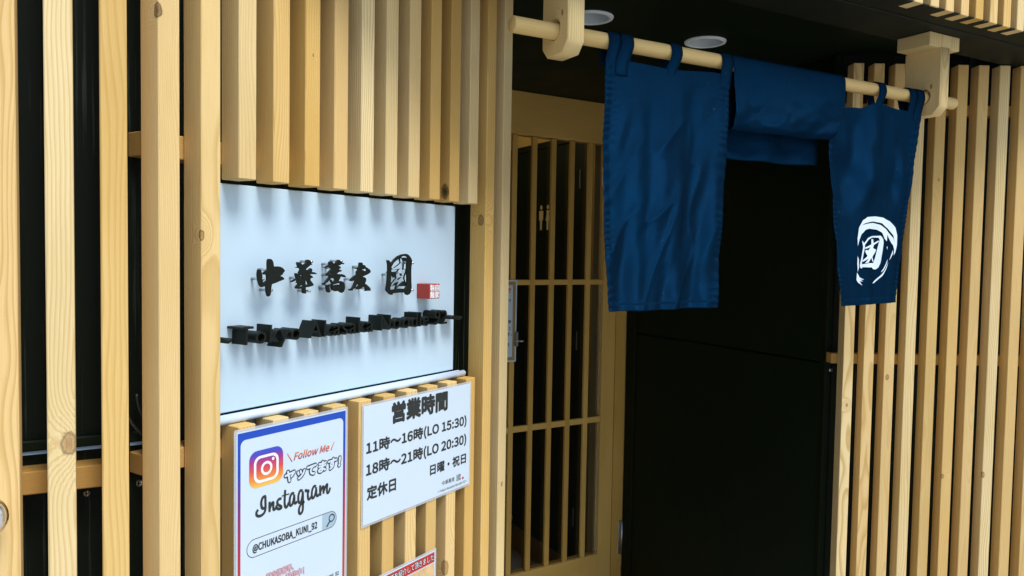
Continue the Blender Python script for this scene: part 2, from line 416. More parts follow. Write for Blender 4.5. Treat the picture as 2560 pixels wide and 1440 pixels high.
def plain(name, col, rough=0.5, var=0.0, vscale=8.0, bump=0.0, bscale=300.0, **kw):
    k = NT(name)
    p = k.n('TexCoord').outputs['Object']
    c = col
    if var:
        c = k.mix(k.noise(p, vscale, 4.0), tuple(max(0, v * (1 - var)) for v in col), tuple(min(1, v * (1 + var)) for v in col))
    if bump:
        k.bump(k.noise(p, bscale, 3.0), bump, 0.0006)
    return k.fin(c, rough, **kw)
SH = {
 'naka': [[[1785,14853],[1810,14866],[1843,14861],[1865,14841],[1880,14809],[1890,14752],[1973,14753],[2017,14745],[2055,14728],[2090,14698],[2093,14680],[2071,14658],[2046,14625],[2008,14608],[2043,14599],[2071,14582],[2084,14567],[2078,14553],[1993,14528],[1925,14505],[1854,14487],[1842,14432],[1840,14383],[1833,14348],[1827,14324],[1796,14306],[1775,14325],[1763,14365],[1757,14410],[1753,14462],[1711,14458],[1675,14449],[1654,14460],[1631,14492],[1610,14551],[1599,14614],[1602,14673],[1612,14707],[1630,14712],[1651,14704],[1669,14667],[1678,14623],[1686,14549],[1699,14498],[1729,14524],[1765,14548],[1770,14592],[1762,14639],[1723,14631],[1696,14645],[1735,14681],[1780,14705],[1778,14769],[1779,14819]],[[1871,14675],[1887,14675],[1884,14650],[1872,14630],[1865,14650]]],
 'hana': [[[2520,14847],[2551,14856],[2584,14848],[2615,14822],[2620,14793],[2636,14780],[2629,14775],[2599,14769],[2565,14746],[2531,14725],[2508,14705],[2511,14692],[2538,14697],[2572,14686],[2585,14709],[2606,14722],[2626,14714],[2639,14693],[2633,14672],[2616,14654],[2654,14662],[2689,14656],[2723,14640],[2737,14629],[2661,14626],[2600,14627],[2596,14615],[2634,14602],[2658,14575],[2600,14558],[2607,14526],[2642,14494],[2673,14456],[2649,14444],[2587,14430],[2506,14422],[2510,14367],[2517,14325],[2473,14329],[2443,14351],[2456,14366],[2446,14408],[2366,14402],[2327,14408],[2307,14427],[2333,14455],[2366,14485],[2326,14504],[2343,14513],[2336,14550],[2241,14510],[2219,14521],[2300,14558],[2329,14568],[2309,14604],[2302,14645],[2332,14647],[2365,14629],[2382,14613],[2388,14634],[2368,14654],[2394,14685],[2404,14706],[2381,14724],[2305,14732],[2358,14744],[2341,14788],[2338,14816],[2370,14816],[2404,14803],[2430,14780],[2470,14780],[2507,14796]],[[2388,14605],[2425,14631],[2448,14610],[2402,14590]],[[2395,14577],[2438,14589],[2450,14545],[2412,14538]],[[2502,14520],[2536,14533],[2567,14477],[2533,14460],[2503,14453]],[[2373,14428],[2406,14453],[2459,14475],[2459,14449],[2432,14437]],[[2521,14663],[2538,14660],[2542,14637],[2532,14629]]],
 'soba': [[[3004,14819],[3029,14829],[3058,14825],[3084,14795],[3143,14800],[3164,14838],[3197,14857],[3231,14849],[3264,14825],[3276,14811],[3309,14803],[3328,14789],[3310,14781],[3268,14795],[3250,14773],[3194,14759],[3232,14748],[3250,14726],[3243,14716],[3202,14699],[3247,14691],[3273,14677],[3262,14664],[3214,14656],[3159,14629],[3196,14623],[3277,14620],[3330,14605],[3364,14577],[3357,14564],[3323,14570],[3248,14582],[3237,14552],[3215,14530],[3204,14503],[3249,14508],[3301,14496],[3339,14457],[3346,14390],[3325,14336],[3280,14310],[3235,14331],[3206,14348],[3132,14342],[3073,14371],[3051,14409],[3047,14439],[3000,14440],[2997,14400],[3008,14367],[3026,14343],[3001,14324],[2969,14334],[2947,14369],[2940,14418],[2936,14450],[3000,14451],[3065,14468],[3043,14501],[3028,14529],[3046,14534],[3072,14495],[3101,14495],[3130,14532],[3119,14554],[3079,14555],[3035,14555],[3000,14524],[2964,14495],[2925,14485],[2914,14456],[2882,14451],[2854,14465],[2868,14478],[2907,14488],[2942,14525],[2985,14562],[3006,14596],[2963,14597],[2934,14611],[2977,14648],[3027,14690],[3063,14711],[3012,14728],[2998,14744],[2926,14726],[2891,14729],[2894,14739],[2947,14755],[2998,14771],[2994,14798]],[[3084,14768],[3117,14784],[3121,14754],[3088,14745]],[[2981,14615],[3013,14642],[3056,14663],[3049,14636],[3006,14610]],[[3073,14449],[3131,14461],[3234,14475],[3253,14480],[3249,14437],[3235,14404],[3216,14386],[3205,14394],[3235,14432],[3205,14452],[3146,14448],[3102,14435]],[[3091,14416],[3113,14416],[3102,14400]]],
 'mugi': [[[3683,14806],[3716,14812],[3746,14806],[3755,14771],[3789,14769],[3816,14756],[3826,14737],[3870,14718],[3918,14694],[3948,14661],[3935,14637],[3878,14609],[3811,14589],[3752,14571],[3798,14561],[3832,14543],[3839,14515],[3829,14482],[3810,14454],[3860,14429],[3915,14390],[3945,14355],[3953,14327],[3808,14325],[3838,14342],[3831,14378],[3787,14400],[3747,14385],[3669,14357],[3590,14359],[3636,14374],[3584,14378],[3532,14367],[3516,14340],[3455,14344],[3452,14368],[3493,14373],[3525,14396],[3557,14446],[3582,14492],[3598,14519],[3563,14509],[3505,14499],[3473,14503],[3469,14517],[3498,14545],[3562,14585],[3620,14610],[3613,14645],[3632,14671],[3658,14691],[3619,14703],[3551,14715],[3612,14720],[3674,14733],[3677,14766]],[[3734,14691],[3783,14695],[3823,14714],[3843,14709],[3864,14676],[3817,14648],[3804,14667],[3757,14684]],[[3735,14613],[3797,14641],[3751,14610]],[[3575,14548],[3620,14587],[3627,14577],[3588,14555]],[[3680,14546],[3752,14566],[3693,14534]],[[3577,14394],[3638,14458],[3678,14431],[3635,14404]]],
 'kuni': [[[4366,14853],[4404,14850],[4437,14821],[4461,14786],[4484,14812],[4549,14870],[4644,14925],[4740,14955],[4857,14969],[4917,14953],[4978,14911],[5024,14851],[5025,14799],[5006,14733],[5003,14601],[5010,14448],[5020,14362],[5008,14283],[4974,14238],[4914,14217],[4869,14232],[4849,14265],[4731,14269],[4635,14266],[4520,14263],[4497,14235],[4445,14246],[4398,14280],[4346,14323],[4350,14355],[4372,14462],[4384,14570],[4390,14685],[4386,14780]],[[4471,14735],[4531,14805],[4607,14851],[4693,14890],[4760,14922],[4858,14930],[4908,14904],[4899,14858],[4888,14779],[4887,14655],[4899,14549],[4901,14451],[4877,14373],[4843,14334],[4730,14341],[4615,14338],[4444,14323],[4452,14429],[4464,14556],[4467,14684]]],
 'kuni_in': [[[4702,14896],[4741,14903],[4771,14877],[4786,14844],[4836,14799],[4802,14779],[4795,14708],[4784,14682],[4842,14691],[4877,14668],[4863,14629],[4825,14564],[4816,14518],[4846,14459],[4886,14405],[4867,14379],[4827,14426],[4797,14473],[4729,14429],[4662,14385],[4605,14341],[4581,14338],[4614,14399],[4651,14463],[4584,14445],[4537,14401],[4490,14389],[4461,14409],[4489,14441],[4555,14497],[4602,14528],[4592,14580],[4610,14631],[4667,14683],[4715,14702],[4628,14689],[4562,14677],[4495,14687],[4481,14710],[4533,14709],[4608,14741],[4685,14786],[4713,14805],[4698,14844]],[[4712,14611],[4731,14617],[4751,14578],[4737,14568]],[[4646,14498],[4689,14533],[4742,14549],[4689,14517]],[[4800,14900],[4839,14902],[4889,14871],[4904,14825],[4860,14828],[4810,14854]],[[4505,14645],[4553,14645],[4567,14606],[4573,14542],[4535,14542],[4501,14581]]],
 'script': [[[1518,11199],[1491,11169],[1491,11128],[1530,11099],[1589,11101],[1635,11134],[1650,11192],[1649,11279],[1647,11362]],[[1659,11364],[1607,11362],[1579,11318],[1573,11259],[1588,11208],[1619,11192],[1650,11207]],[[1725,11264],[1722,11188],[1725,11109]],[[1729,11160],[1763,11223],[1792,11234],[1792,11179],[1799,11123],[1834,11132],[1859,11177]],[[1946,11254],[1897,11256],[1865,11222],[1885,11175],[1930,11142],[1943,11112],[1898,11106],[1856,11131]],[[2014,11368],[2008,11269],[2005,11164],[2022,11102],[2054,11104],[2087,11164]],[[1952,11289],[2027,11288],[2097,11289]],[[2187,11266],[2146,11281],[2110,11232],[2101,11150],[2117,11100],[2154,11114],[2184,11197],[2190,11254]],[[2194,11211],[2194,11136],[2215,11109],[2248,11132]],[[2357,11266],[2309,11283],[2275,11222],[2272,11137],[2293,11096],[2330,11116],[2354,11202],[2360,11259]],[[2362,11232],[2363,11069],[2359,10962],[2325,10920],[2290,10938],[2286,11003],[2324,11064],[2396,11090]],[[2419,11280],[2423,11249],[2475,11241],[2461,11196],[2469,11118],[2497,11102],[2532,11134]],[[2630,11269],[2587,11282],[2552,11233],[2542,11153],[2560,11099],[2596,11118],[2627,11192],[2634,11257]],[[2638,11217],[2638,11140],[2664,11108],[2700,11135]],[[2717,11269],[2714,11187],[2725,11098]],[[2725,11157],[2753,11216],[2786,11230],[2786,11169],[2791,11112]],[[2797,11155],[2826,11215],[2867,11247],[2860,11173],[2868,11109],[2901,11112],[2930,11178]]],
 'emblem': [[[15969,15318],[15952,15507],[15982,15761],[16094,15933],[16283,16021],[16576,16047],[16909,16027],[17183,15950],[17397,15805],[17506,15611],[17510,15370],[17435,15193],[17370,15122],[17379,15258],[17328,15366],[17267,15420],[17118,15623],[17111,15460],[17007,15512],[16864,15659],[16660,15729],[16396,15748],[16203,15715],[16065,15605],[16008,15467]],[[16069,15816],[16194,15873],[16517,15923],[16850,15891],[17126,15771],[17324,15607],[17386,15433],[17328,15541],[17060,15751],[16786,15846],[16519,15889],[16228,15853]],[[17328,15257],[17254,15059],[17224,14994],[17278,15060],[17340,15170]],[[17171,15026],[17077,14905],[16885,14730],[16870,14698],[16984,14763],[17143,14927]],[[17203,14950],[17051,14774],[16826,14600],[16554,14428],[16668,14449],[16926,14611],[17117,14797]],[[15997,14695],[16090,14578],[16238,14525],[16109,14525],[16208,14483],[16095,14483],[16197,14387],[16049,14451],[15988,14515]],[[15981,15086],[16025,15002],[16045,14812],[16019,14706],[15984,14917]],[[17113,15319],[17152,15337],[17140,15258]],[[16089,15458],[16157,15396],[16312,15516],[16537,15575],[16801,15589],[16923,15510],[16945,15424],[16878,15141],[16840,14925],[16780,14816],[16683,14768],[16583,14783],[16548,14819],[16157,14823],[16126,14791],[16077,14812],[16064,14875],[16107,15130],[16130,15300]],[[16191,15365],[16347,15475],[16539,15539],[16738,15537],[16774,15485],[16720,15268],[16666,15052],[16608,14923],[16378,14921],[16121,14893],[16155,15131],[16181,15259]],[[16509,15500],[16574,15501],[16596,15405],[16741,15473],[16760,15441],[16615,15363],[16587,15287],[16688,15246],[16659,15181],[16566,15072],[16623,14944],[16572,14965],[16518,15050],[16345,14931],[16216,14919],[16371,15038],[16149,14950],[16132,14982],[16303,15090],[16235,15153],[16199,15216],[16263,15239],[16329,15219],[16487,15307],[16197,15259],[16188,15291],[16516,15372]]],
}

M = {}
M['slat'] = wood('slat_wood', 'Z', knots=True)
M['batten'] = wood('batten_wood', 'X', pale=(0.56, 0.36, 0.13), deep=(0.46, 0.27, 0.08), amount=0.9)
M['rod'] = wood('rod_wood', 'X', pale=(0.80, 0.62, 0.29), deep=(0.74, 0.53, 0.20), late=(0.5, 0.3, 0.09), amount=0.9)
M['bracket'] = wood('bracket_wood', 'Z', pale=(0.80, 0.67, 0.36), deep=(0.74, 0.58, 0.27), late=(0.5, 0.33, 0.12), amount=1.2, knots=True)
M['lattice'] = wood('lattice_wood', 'Z', pale=(0.80, 0.51, 0.14), deep=(0.70, 0.42, 0.10), late=(0.40, 0.24, 0.06), amount=1.1)
M['lattice_x'] = wood('lattice_rail_wood', 'X', pale=(0.80, 0.51, 0.14), deep=(0.70, 0.42, 0.10), late=(0.40, 0.24, 0.06), amount=1.1)
M['black'] = blackwood('black_stained_board')
M['black_panel'] = blackwood('black_panel_paint', (0.0022, 0.0080, 0.0010), (0.007, 0.015, 0.004))
M['soffit'] = blackwood('black_soffit_paint', (0.007, 0.010, 0.006), (0.014, 0.018, 0.012))
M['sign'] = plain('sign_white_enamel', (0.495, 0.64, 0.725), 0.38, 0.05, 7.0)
M['ink'] = plain('black_letter_acrylic', (0.0065, 0.0095, 0.0065), 0.5, 0.3, 30.0, 0.25, 500.0, Specular_IOR_Level=0.2)
M['steel'] = plain('brushed_steel', (0.55, 0.57, 0.57), 0.28, Metallic=1.0)
M['chrome'] = plain('chrome', (0.92, 0.92, 0.92), 0.22, Metallic=1.0)
M['rail'] = plain('white_tube_plastic', (0.58, 0.70, 0.82), 0.3)
M['grey'] = plain('grey_channel_aluminium', (0.30, 0.31, 0.31), 0.4, 0.15, 40.0)
M['red'] = plain('red_seal_acrylic', (0.42, 0.030, 0.014), 0.35, 0.08, 30.0)
M['white'] = plain('white_print', (0.80, 0.80, 0.80), 0.4)
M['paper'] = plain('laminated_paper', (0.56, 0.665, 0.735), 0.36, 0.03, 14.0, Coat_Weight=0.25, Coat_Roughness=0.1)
M['film'] = plain('laminate_film', (0.70, 0.74, 0.76), 0.12, Alpha=0.35, Coat_Weight=0.5)
M['print'] = plain('black_toner', (0.018, 0.022, 0.020), 0.4, 0.2, 60.0)
M['redprint'] = plain('red_print', (0.50, 0.025, 0.02), 0.4)
M['cream'] = plain('cream_vinyl', (0.82, 0.70, 0.45), 0.5)
M['trim'] = plain('downlight_white', (0.80, 0.86, 0.85), 0.45, 0.05, 10.0)
M['trim_in'] = plain('downlight_reflector', (0.62, 0.68, 0.68), 0.35, 0.05, 10.0)
M['gold'] = plain('gold_print_border', (0.36, 0.24, 0.07), 0.45)
M['bluegrey'] = plain('blue_masking_strip', (0.30, 0.47, 0.68), 0.5, 0.15, 60.0)
M['rubber'] = plain('black_cable_rubber', (0.02, 0.02, 0.02), 0.45)
M['plaster'] = plain('warm_interior_plaster', (0.46, 0.32, 0.12), 0.8, 0.1, 4.0)
M['tile'] = plain('brown_interior_floor', (0.17, 0.11, 0.05), 0.5, 0.2, 3.0)
M['cloth_white'] = plain('pale_towel', (0.55, 0.62, 0.64), 0.8, 0.1, 50.0, 0.5, 200.0)

def paving():
    k = NT('pale_paving')
    p = k.n('TexCoord').outputs['Object']
    br = k.n('TexBrick')
    k.put(br.inputs['Vector'], p)
    br.inputs['Scale'].default_value = 1.0
    br.inputs['Color1'].default_value = (0.43, 0.42, 0.40, 1)
    br.inputs['Color2'].default_value = (0.47, 0.46, 0.44, 1)
    br.inputs['Mortar'].default_value = (0.20, 0.20, 0.19, 1)
    br.inputs['Mortar Size'].default_value = 0.006
    br.inputs['Brick Width'].default_value = 0.6
    br.inputs['Row Height'].default_value = 0.3
    return k.fin(k.mix(k.noise(p, 6.0, 5.0), br.outputs['Color'], (0.42, 0.41, 0.39)), 0.85)
M['paving'] = paving()

def cloth():
    k = NT('indigo_cotton')
    p = k.n('TexCoord').outputs['Object']
    sx = k.n('SeparateXYZ')
    k.put(sx.inputs[0], p)
    wv = k.math('MULTIPLY', k.math('SINE', k.math('MULTIPLY', sx.outputs[0], 5200.0)), k.math('SINE', k.math('MULTIPLY', sx.outputs[2], 5200.0)))
    n1 = k.noise(p, 9.0, 5.0, 0.6)
    n2 = k.noise(p, 900.0, 2.0)
    c = k.mix(k.ramp(n1, [(0.30, (0,) * 3), (0.70, (1,) * 3)]), (0.0022, 0.0070, 0.0120), (0.0010, 0.0120, 0.027))
    c = k.mix(k.math('MULTIPLY', n2, 0.35), c, (0.004, 0.018, 0.04))
    lint = k.ramp(k.noise(p, 330.0, 0.0), [(0.87, (0,) * 3), (0.89, (1,) * 3)])
    c = k.mix(k.math('MULTIPLY', lint, 0.3), c, (0.30, 0.38, 0.45))
    dg = k.n('Mapping')
    k.put(dg.inputs['Vector'], p)
    dg.inputs['Rotation'].default_value = (0, R(-32), 0)
    dg.inputs['Scale'].default_value = (34.0, 10.0, 9.0)
    cr = k.n('TexNoise', noise_type='RIDGED_MULTIFRACTAL')
    k.put(cr.inputs['Vector'], dg.outputs[0])
    cr.inputs['Scale'].default_value = 1.0
    cr.inputs['Detail'].default_value = 3.0
    h = k.math('ADD', k.math('MULTIPLY', wv, 0.10), k.math('MULTIPLY', k.noise(p, 60.0, 4.0, 0.6), 0.5))
    h = k.math('ADD', h, k.math('MULTIPLY', cr.outputs[0], 0.8))
    k.bump(h, 0.6, 0.0035)
    k.fin(c, 0.8, Specular_IOR_Level=0.0)
    gl, mx = k.n('BsdfGlossy'), k.n('MixShader')          # satin of the dyed cotton
    gl.inputs['Color'].default_value = (0.010, 0.13, 0.37, 1)
    gl.inputs['Roughness'].default_value = 0.27
    mx.inputs[0].default_value = 0.085
    k.t.links.new(k.b.inputs['Normal'].links[0].from_socket, gl.inputs['Normal'])
    k.t.links.new(k.b.outputs[0], mx.inputs[1])
    k.t.links.new(gl.outputs[0], mx.inputs[2])
    k.t.links.new(mx.outputs[0], k.t.nodes['Material Output'].inputs['Surface'])
    return k.m
M['cloth'] = cloth()
M['seam'] = plain('indigo_thread', (0.0015, 0.012, 0.03), 0.9, Specular_IOR_Level=0.02)
M['emblem'] = plain('white_fabric_print', (0.62, 0.72, 0.78), 0.75, 0.06, 60.0, 0.3, 700.0)

def zramp(name, z0, z1, stops, rough=0.38):
    k = NT(name)
    p = k.n('TexCoord').outputs['Object']
    s = k.n('SeparateXYZ')
    k.put(s.inputs[0], p)
    f = k.math('DIVIDE', k.math('SUBTRACT', s.outputs[2], z0), z1 - z0, clamp=True)
    return k.fin(k.ramp(f, stops), rough)

def glassmat():
    k = NT('door_glass')
    tr, gl, mx, fr = k.n('BsdfTransparent'), k.n('BsdfGlossy'), k.n('MixShader'), k.n('Fresnel')
    tr.inputs[0].default_value = (0.88, 0.90, 0.86, 1)
    gl.inputs['Roughness'].default_value = 0.02
    fr.inputs[0].default_value = 1.45
    k.t.links.new(fr.outputs[0], mx.inputs[0])
    k.t.links.new(tr.outputs[0], mx.inputs[1])
    k.t.links.new(gl.outputs[0], mx.inputs[2])
    k.t.links.new(mx.outputs[0], k.t.nodes['Material Output'].inputs['Surface'])
    return k.m
M['glass'] = glassmat()

# ================================================================== setting
A1, A2 = R(27.98), R(-28.72)              # the two splayed sides of the entrance
F0 = (0.07835, 1.08)                      # front corner where the left splay begins
G0 = (1.92277, 1.49)                      # front corner where the right splay begins
FRONT = 1.08                              # street face of the slats
XW = 1.961                                # black return wall
YD, AD = 2.5727, R(3.25)                  # entrance door plane

tag(box('pavement', -20, 20, -30, 6, -0.10, -0.004, M['paving']), kind='structure')
tag(box('interior_floor', 0.86, 2.9, 2.60, 4.7, -0.003, 0.0, M['tile']), kind='structure')

def ceiling():
    holes = [circ(1.132, 1.665, 0.047), circ(1.534, 1.680, 0.047)]
    me = fill2d([[(0.05, 1.292), (2.75, 1.292), (2.75, 2.60), (0.05, 2.60)]] + holes, 0.012, 0.0, lambda a, b, e: (a, b, 2.110 + e), 'ceiling')
    return tag(link('ceiling', me, None, M['black_panel']), kind='structure')
ceiling()
tag(box('ceiling', 0.05, 2.75, 1.17, 4.72, 2.42, 2.47, M['black_panel']), kind='structure')

# interior room shell: side wall with the rest room, stub wall, back, left, upper fascia
tag(box('interior_wall', 2.049, 2.12, 3.00, 4.7, 2.075, 2.415, M['plaster']), kind='structure')
tag(box('interior_wall', 2.050, 2.9, 2.955, 3.0, 0.0, 2.415, M['plaster']), kind='structure')
tag(box('interior_wall', 0.8, 2.9, 4.7, 4.75, 0.0, 2.415, M['plaster']), kind='structure')
tag(box('interior_wall', 0.80, 0.855, 2.60, 4.695, 0.0, 2.415, M['plaster']), kind='structure')

# ---- black boarded walls
def screw(parent, x, y, z):
    o = link('screw', lathe('screw', [(0.0, -0.0022), (0.0045, -0.0018), (0.0052, 0.0), (0.0, 0.001)], 16), parent, M['steel'], (x, y, z), (R(-90), 0, 0))
    o.rotation_euler = (R(-90), 0, 0)
    cr = bmesh.new()
    for sx, sz in ((0.0032, 0.0007), (0.0007, 0.0032)):
        r = bmesh.ops.create_cube(cr, size=1.0)
        for v in r['verts']:
            v.co = Vector((v.co.x * sx * 2, v.co.y * 0.0006 - 0.0024, v.co.z * sz * 2))
    me = bpy.data.meshes.new('cross_slot')
    cr.to_mesh(me)
    cr.free()
    c = link('cross_slot', me, o, M['ink'])
    c.rotation_euler = (R(90), R(20), 0)
    return o

w = thing('black_wall', 'black stained board wall behind the leftmost pale slats', 'wall', (0, 0, 0))
# boards of the wall, each with a narrow joint
def boards(parent, x0, x1, y0, y1, z0, z1, width=0.15, mat='black'):
    x, i = x0, 0
    while x < x1 - 1e-4:
        e = min(x + width, x1)
        box('board', x + 0.0008, e - 0.0008, y0 + (i % 2) * 0.0006, y1, z0, z1, M[mat], parent, 0.001)
        x, i = e, i + 1
boards(w, -2.60, 0.075, 1.160, 1.20, 0.0, 1.2310, 0.15)
boards(w, -2.60, 0.075, 1.163, 1.20, 1.2365, 3.0, 0.15)
box('flashing', -2.60, 0.064, 1.1535, 1.162, 1.2313, 1.2362, M['bluegrey'], w)
box('drip_ledge', -2.60, 0.064, 1.150, 1.160, 1.2362, 1.2500, M['black_panel'], w, 0.002)
screw(w, -0.005, 1.1596, 1.1716)
screw(w, 0.0577, 1.1596, 1.177)

w = thing('black_wall', 'black boards behind the slats around the white sign', 'wall', (F0[0], F0[1], 0), A1)
boards(w, -0.020, 0.835, 0.080, 0.12, 0.0, 2.107, 0.142)

w = thing('black_wall', 'black boards behind the slats right of the blue curtain', 'wall', (G0[0], G0[1], 0), A2)
boards(w, 0.0, 0.92, 0.080, 0.12, 0.0, 2.107, 0.15)
screw(w, -0.002, 0.0795, 1.166)
box('corner_trim', -0.020, -0.0005, 0.081, 0.12, 0.0, 2.107, M['black_panel'], w, 0.001)

w = thing('panelled_wall', 'dark black two panel side wall beside the lattice door', 'wall', (XW, 0, 0))
box('panel', 0.0, 0.03, 1.60, 2.505, 0.0, 1.1815, M['black_panel'], w, 0.002)
box('panel', 0.0, 0.03, 1.60, 2.505, 1.1875, 2.106, M['black_panel'], w, 0.002)
box('backing_board', 0.012, 0.06, 1.565, 2.58, 0.0, 2.106, M['black_panel'], w)
box('jamb', -0.004, 0.011, 2.508, 2.568, 0.0, 2.106, M['black_panel'], w, 0.002)
box('edge_trim', -0.003, 0.0115, 1.572, 1.596, 0.0, 2.106, M['black_panel'], w, 0.002)

w = thing('return_wall', 'black side wall behind the left end post of the entrance', 'wall', (0, 0, 0))
box('board', 0.790, 0.82, 1.56, 2.53, 0.0, 2.106, M['black_panel'], w)
w = thing('front_wall', 'black wall left of the lattice door in the entrance recess', 'wall', (0, 0, 0))
box('board', 0.822, 1.045, 2.50, 2.56, 0.0, 2.106, M['black_panel'], w)

w = thing('header_wall', 'black fascia and soffit above the entrance behind the hanging slats', 'wall', (0, 0, 0))
box('fascia', 0.085, 2.95, 1.121, 1.168, 2.070, 3.0, M['soffit'], w)
box('soffit_board', 0.085, 2.95, 1.0835, 1.1535, 2.0665, 2.0695, M['soffit'], w)
box('soffit_board', 0.085, 2.95, 1.1575, 1.2890, 2.0650, 2.4, M['soffit'], w, 0.0015)
w = thing('upper_wall', 'black wall right of the entrance splay', 'wall', (0, 0, 0))
box('board', 2.75, 9.0, 1.12, 1.2, 0.0, 3.0, M['soffit'], w)

# ================================================================== slatted screens
SLAT = {}
def slat(parent, x, z0, z1, y=0.0, knot=None, kr=0.006, kd=0.0):
    key = round(z1 - z0, 3)
    if key not in SLAT:
        SLAT[key] = boxmesh('slat', -0.015, 0.015, 0.0, 0.04, 0.0, key, 0.0013)
        SLAT[key].materials.append(M['slat'])
    o = link('slat', SLAT[key], parent, None, (x + random.uniform(-0.0005, 0.0005), y + random.uniform(-0.0006, 0.0006), z0),
             (0, 0, R(random.uniform(-0.5, 0.5))))
    if knot is None:
        knot = (9.0, 9.0, 9.0)
        if random.random() < 0.45:
            knot, kr = (random.choice((-0.012, 0.0, 0.012)), random.choice((0.0, 0.004)), random.uniform(0.1, key)), random.uniform(0.003, 0.0055)
    else:
        knot = (knot[0], knot[1], knot[2] - z0)
    o['knot_dark'] = float(kd)
    o['knot'], o['knot_radius'] = [float(v) for v in knot], float(kr)
    return o

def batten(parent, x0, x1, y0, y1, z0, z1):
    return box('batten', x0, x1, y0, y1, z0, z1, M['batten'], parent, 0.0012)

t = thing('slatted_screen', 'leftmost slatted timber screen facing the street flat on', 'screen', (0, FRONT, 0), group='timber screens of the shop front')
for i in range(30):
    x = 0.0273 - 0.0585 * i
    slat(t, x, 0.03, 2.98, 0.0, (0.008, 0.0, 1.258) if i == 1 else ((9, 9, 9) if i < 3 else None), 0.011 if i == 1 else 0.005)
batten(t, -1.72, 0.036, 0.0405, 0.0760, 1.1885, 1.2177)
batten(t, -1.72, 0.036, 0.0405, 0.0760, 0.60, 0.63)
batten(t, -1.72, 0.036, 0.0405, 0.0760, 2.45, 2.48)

t = thing('slatted_screen', 'angled slatted timber screen with the white sign set into it', 'screen', (F0[0], F0[1], 0), A1, 'timber screens of the shop front')
KN = {0: ((-0.016, 0.002, 1.80), 0.008, 0.7), 1: ((-0.015, 0.001, 1.518), 0.0055), 12: ((-0.013, 0.012, 1.568), 0.009, 0.3), 13: ((0.0, 0.0, 1.0), 0.004)}
UP = {10: ((-0.014, 0.012, 1.618), 0.0115, 1.0), 4: ((0, 0, 1.80), 0.0018)}
LO = {10: ((-0.014, 0.002, 0.880), 0.011)}
NONE = ((9, 9, 9), 0.005)
for i in range(14):
    x = 0.015 + 0.0601 * i
    if 2 <= i <= 11:
        slat(t, x, 1.599, 2.060, 0, *UP.get(i, NONE))
        slat(t, x, 0.03, 1.247, 0, *LO.get(i, NONE))
    else:
        slat(t, x, 0.03, 2.060, 0, *KN.get(i, NONE))
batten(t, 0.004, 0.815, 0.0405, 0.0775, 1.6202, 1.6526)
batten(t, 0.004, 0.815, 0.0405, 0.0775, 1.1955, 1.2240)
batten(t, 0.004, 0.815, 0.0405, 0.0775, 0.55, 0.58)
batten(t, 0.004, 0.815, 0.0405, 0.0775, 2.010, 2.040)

t = thing('slatted_screen', 'slatted timber screen right of the blue curtain and black wall', 'screen', (G0[0], G0[1], 0), A2, 'timber screens of the shop front')
RK = {0: ((0.0, 0.0, 1.075), 0.004), 2: ((-0.004, 0.0, 1.159), 0.0060), 5: ((-0.012, 0.0, 0.870), 0.0055), 7: ((-0.014, 0.0, 0.876), 0.0070),
      4: ((0.002, 0.0, 1.734), 0.0035)}
for i in range(15):
    k = RK.get(i)
    slat(t, 0.015 + 0.0600 * i, 0.03, 2.063, 0, *(k if k else (None,)))
for z0, z1 in ((1.1915, 1.2213), (0.38, 0.41), (1.925, 1.956)):
    batten(t, -0.018, 0.90, 0.0405, 0.0765, z0, z1)

t = thing('slatted_screen', 'short slats hanging above the entrance at the top right', 'screen', (0, FRONT, 0), group='timber screens of the shop front')
for i in range(47):
    slat(t, 0.1825 + 0.0568 * i - 0.0017, 2.066 + random.uniform(-0.001, 0.001), 2.93)

# ================================================================== white sign
t = thing('shop_sign', 'white sign board with raised black brush characters and lettering between slats', 'sign', (F0[0], F0[1], 0), A1)
PY = 0.040
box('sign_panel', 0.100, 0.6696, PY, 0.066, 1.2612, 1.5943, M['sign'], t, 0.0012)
box('sign_frame', 0.098, 0.6716, 0.0665, 0.078, 1.259, 1.596, M['black_panel'], t)
tb = [(0.098 + 0.004 * 0, 0.0265, 1.2538), (0.3, 0.0265, 1.2538), (0.5, 0.0265, 1.2538), (0.6868, 0.0265, 1.2538)]
link('light_tube', tube('light_tube', tb, 0.0062, 14), t, M['rail'])
box('tube_channel', 0.100, 0.684, 0.0335, 0.0395, 1.2475, 1.2590, M['rail'], t, 0.001)
for i in range(3):
    box('channel_strip', 0.100, 0.690, 0.043 + 0.009 * i, 0.050 + 0.009 * i, 1.232, 1.2455 - 0.002 * i, M['grey'], t, 0.001)

def S(k):
    return [[(a / 1e4, b / 1e4) for a, b in p] for p in SH[k]]
CH = (('naka', [(0.1731, 1.4563), (0.1883, 1.4394), (0.185, 1.470)]), ('hana', [(0.2454, 1.4566), (0.2669, 1.4821), (0.262, 1.436)]),
      ('soba', [(0.3124, 1.4780), (0.3197, 1.4719), (0.3132, 1.4604), (0.3061, 1.4408), (0.3076, 1.4364), (0.3307, 1.4830)]),
      ('mugi', [(0.3823, 1.4732), (0.3630, 1.4524), (0.397, 1.436)]), ('kuni', [(0.4676, 1.4628), (0.4563, 1.4591), (0.51, 1.43), (0.51, 1.48)]))
for nm, pins in CH:
    polys = S(nm)
    if nm == 'kuni':
        polys = polys + S('kuni_in')
    ch = link('character', fill2d(polys, 0.004, 0.0, lambda a, b, e: (a, 0.0130 - e, b), 'character'), t, M['ink'])
    for px, pz in pins:
        link('pin', tube('pin', [(px, 0.0132, pz), (px, PY, pz)], 0.0021, 8), ch, M['steel'])

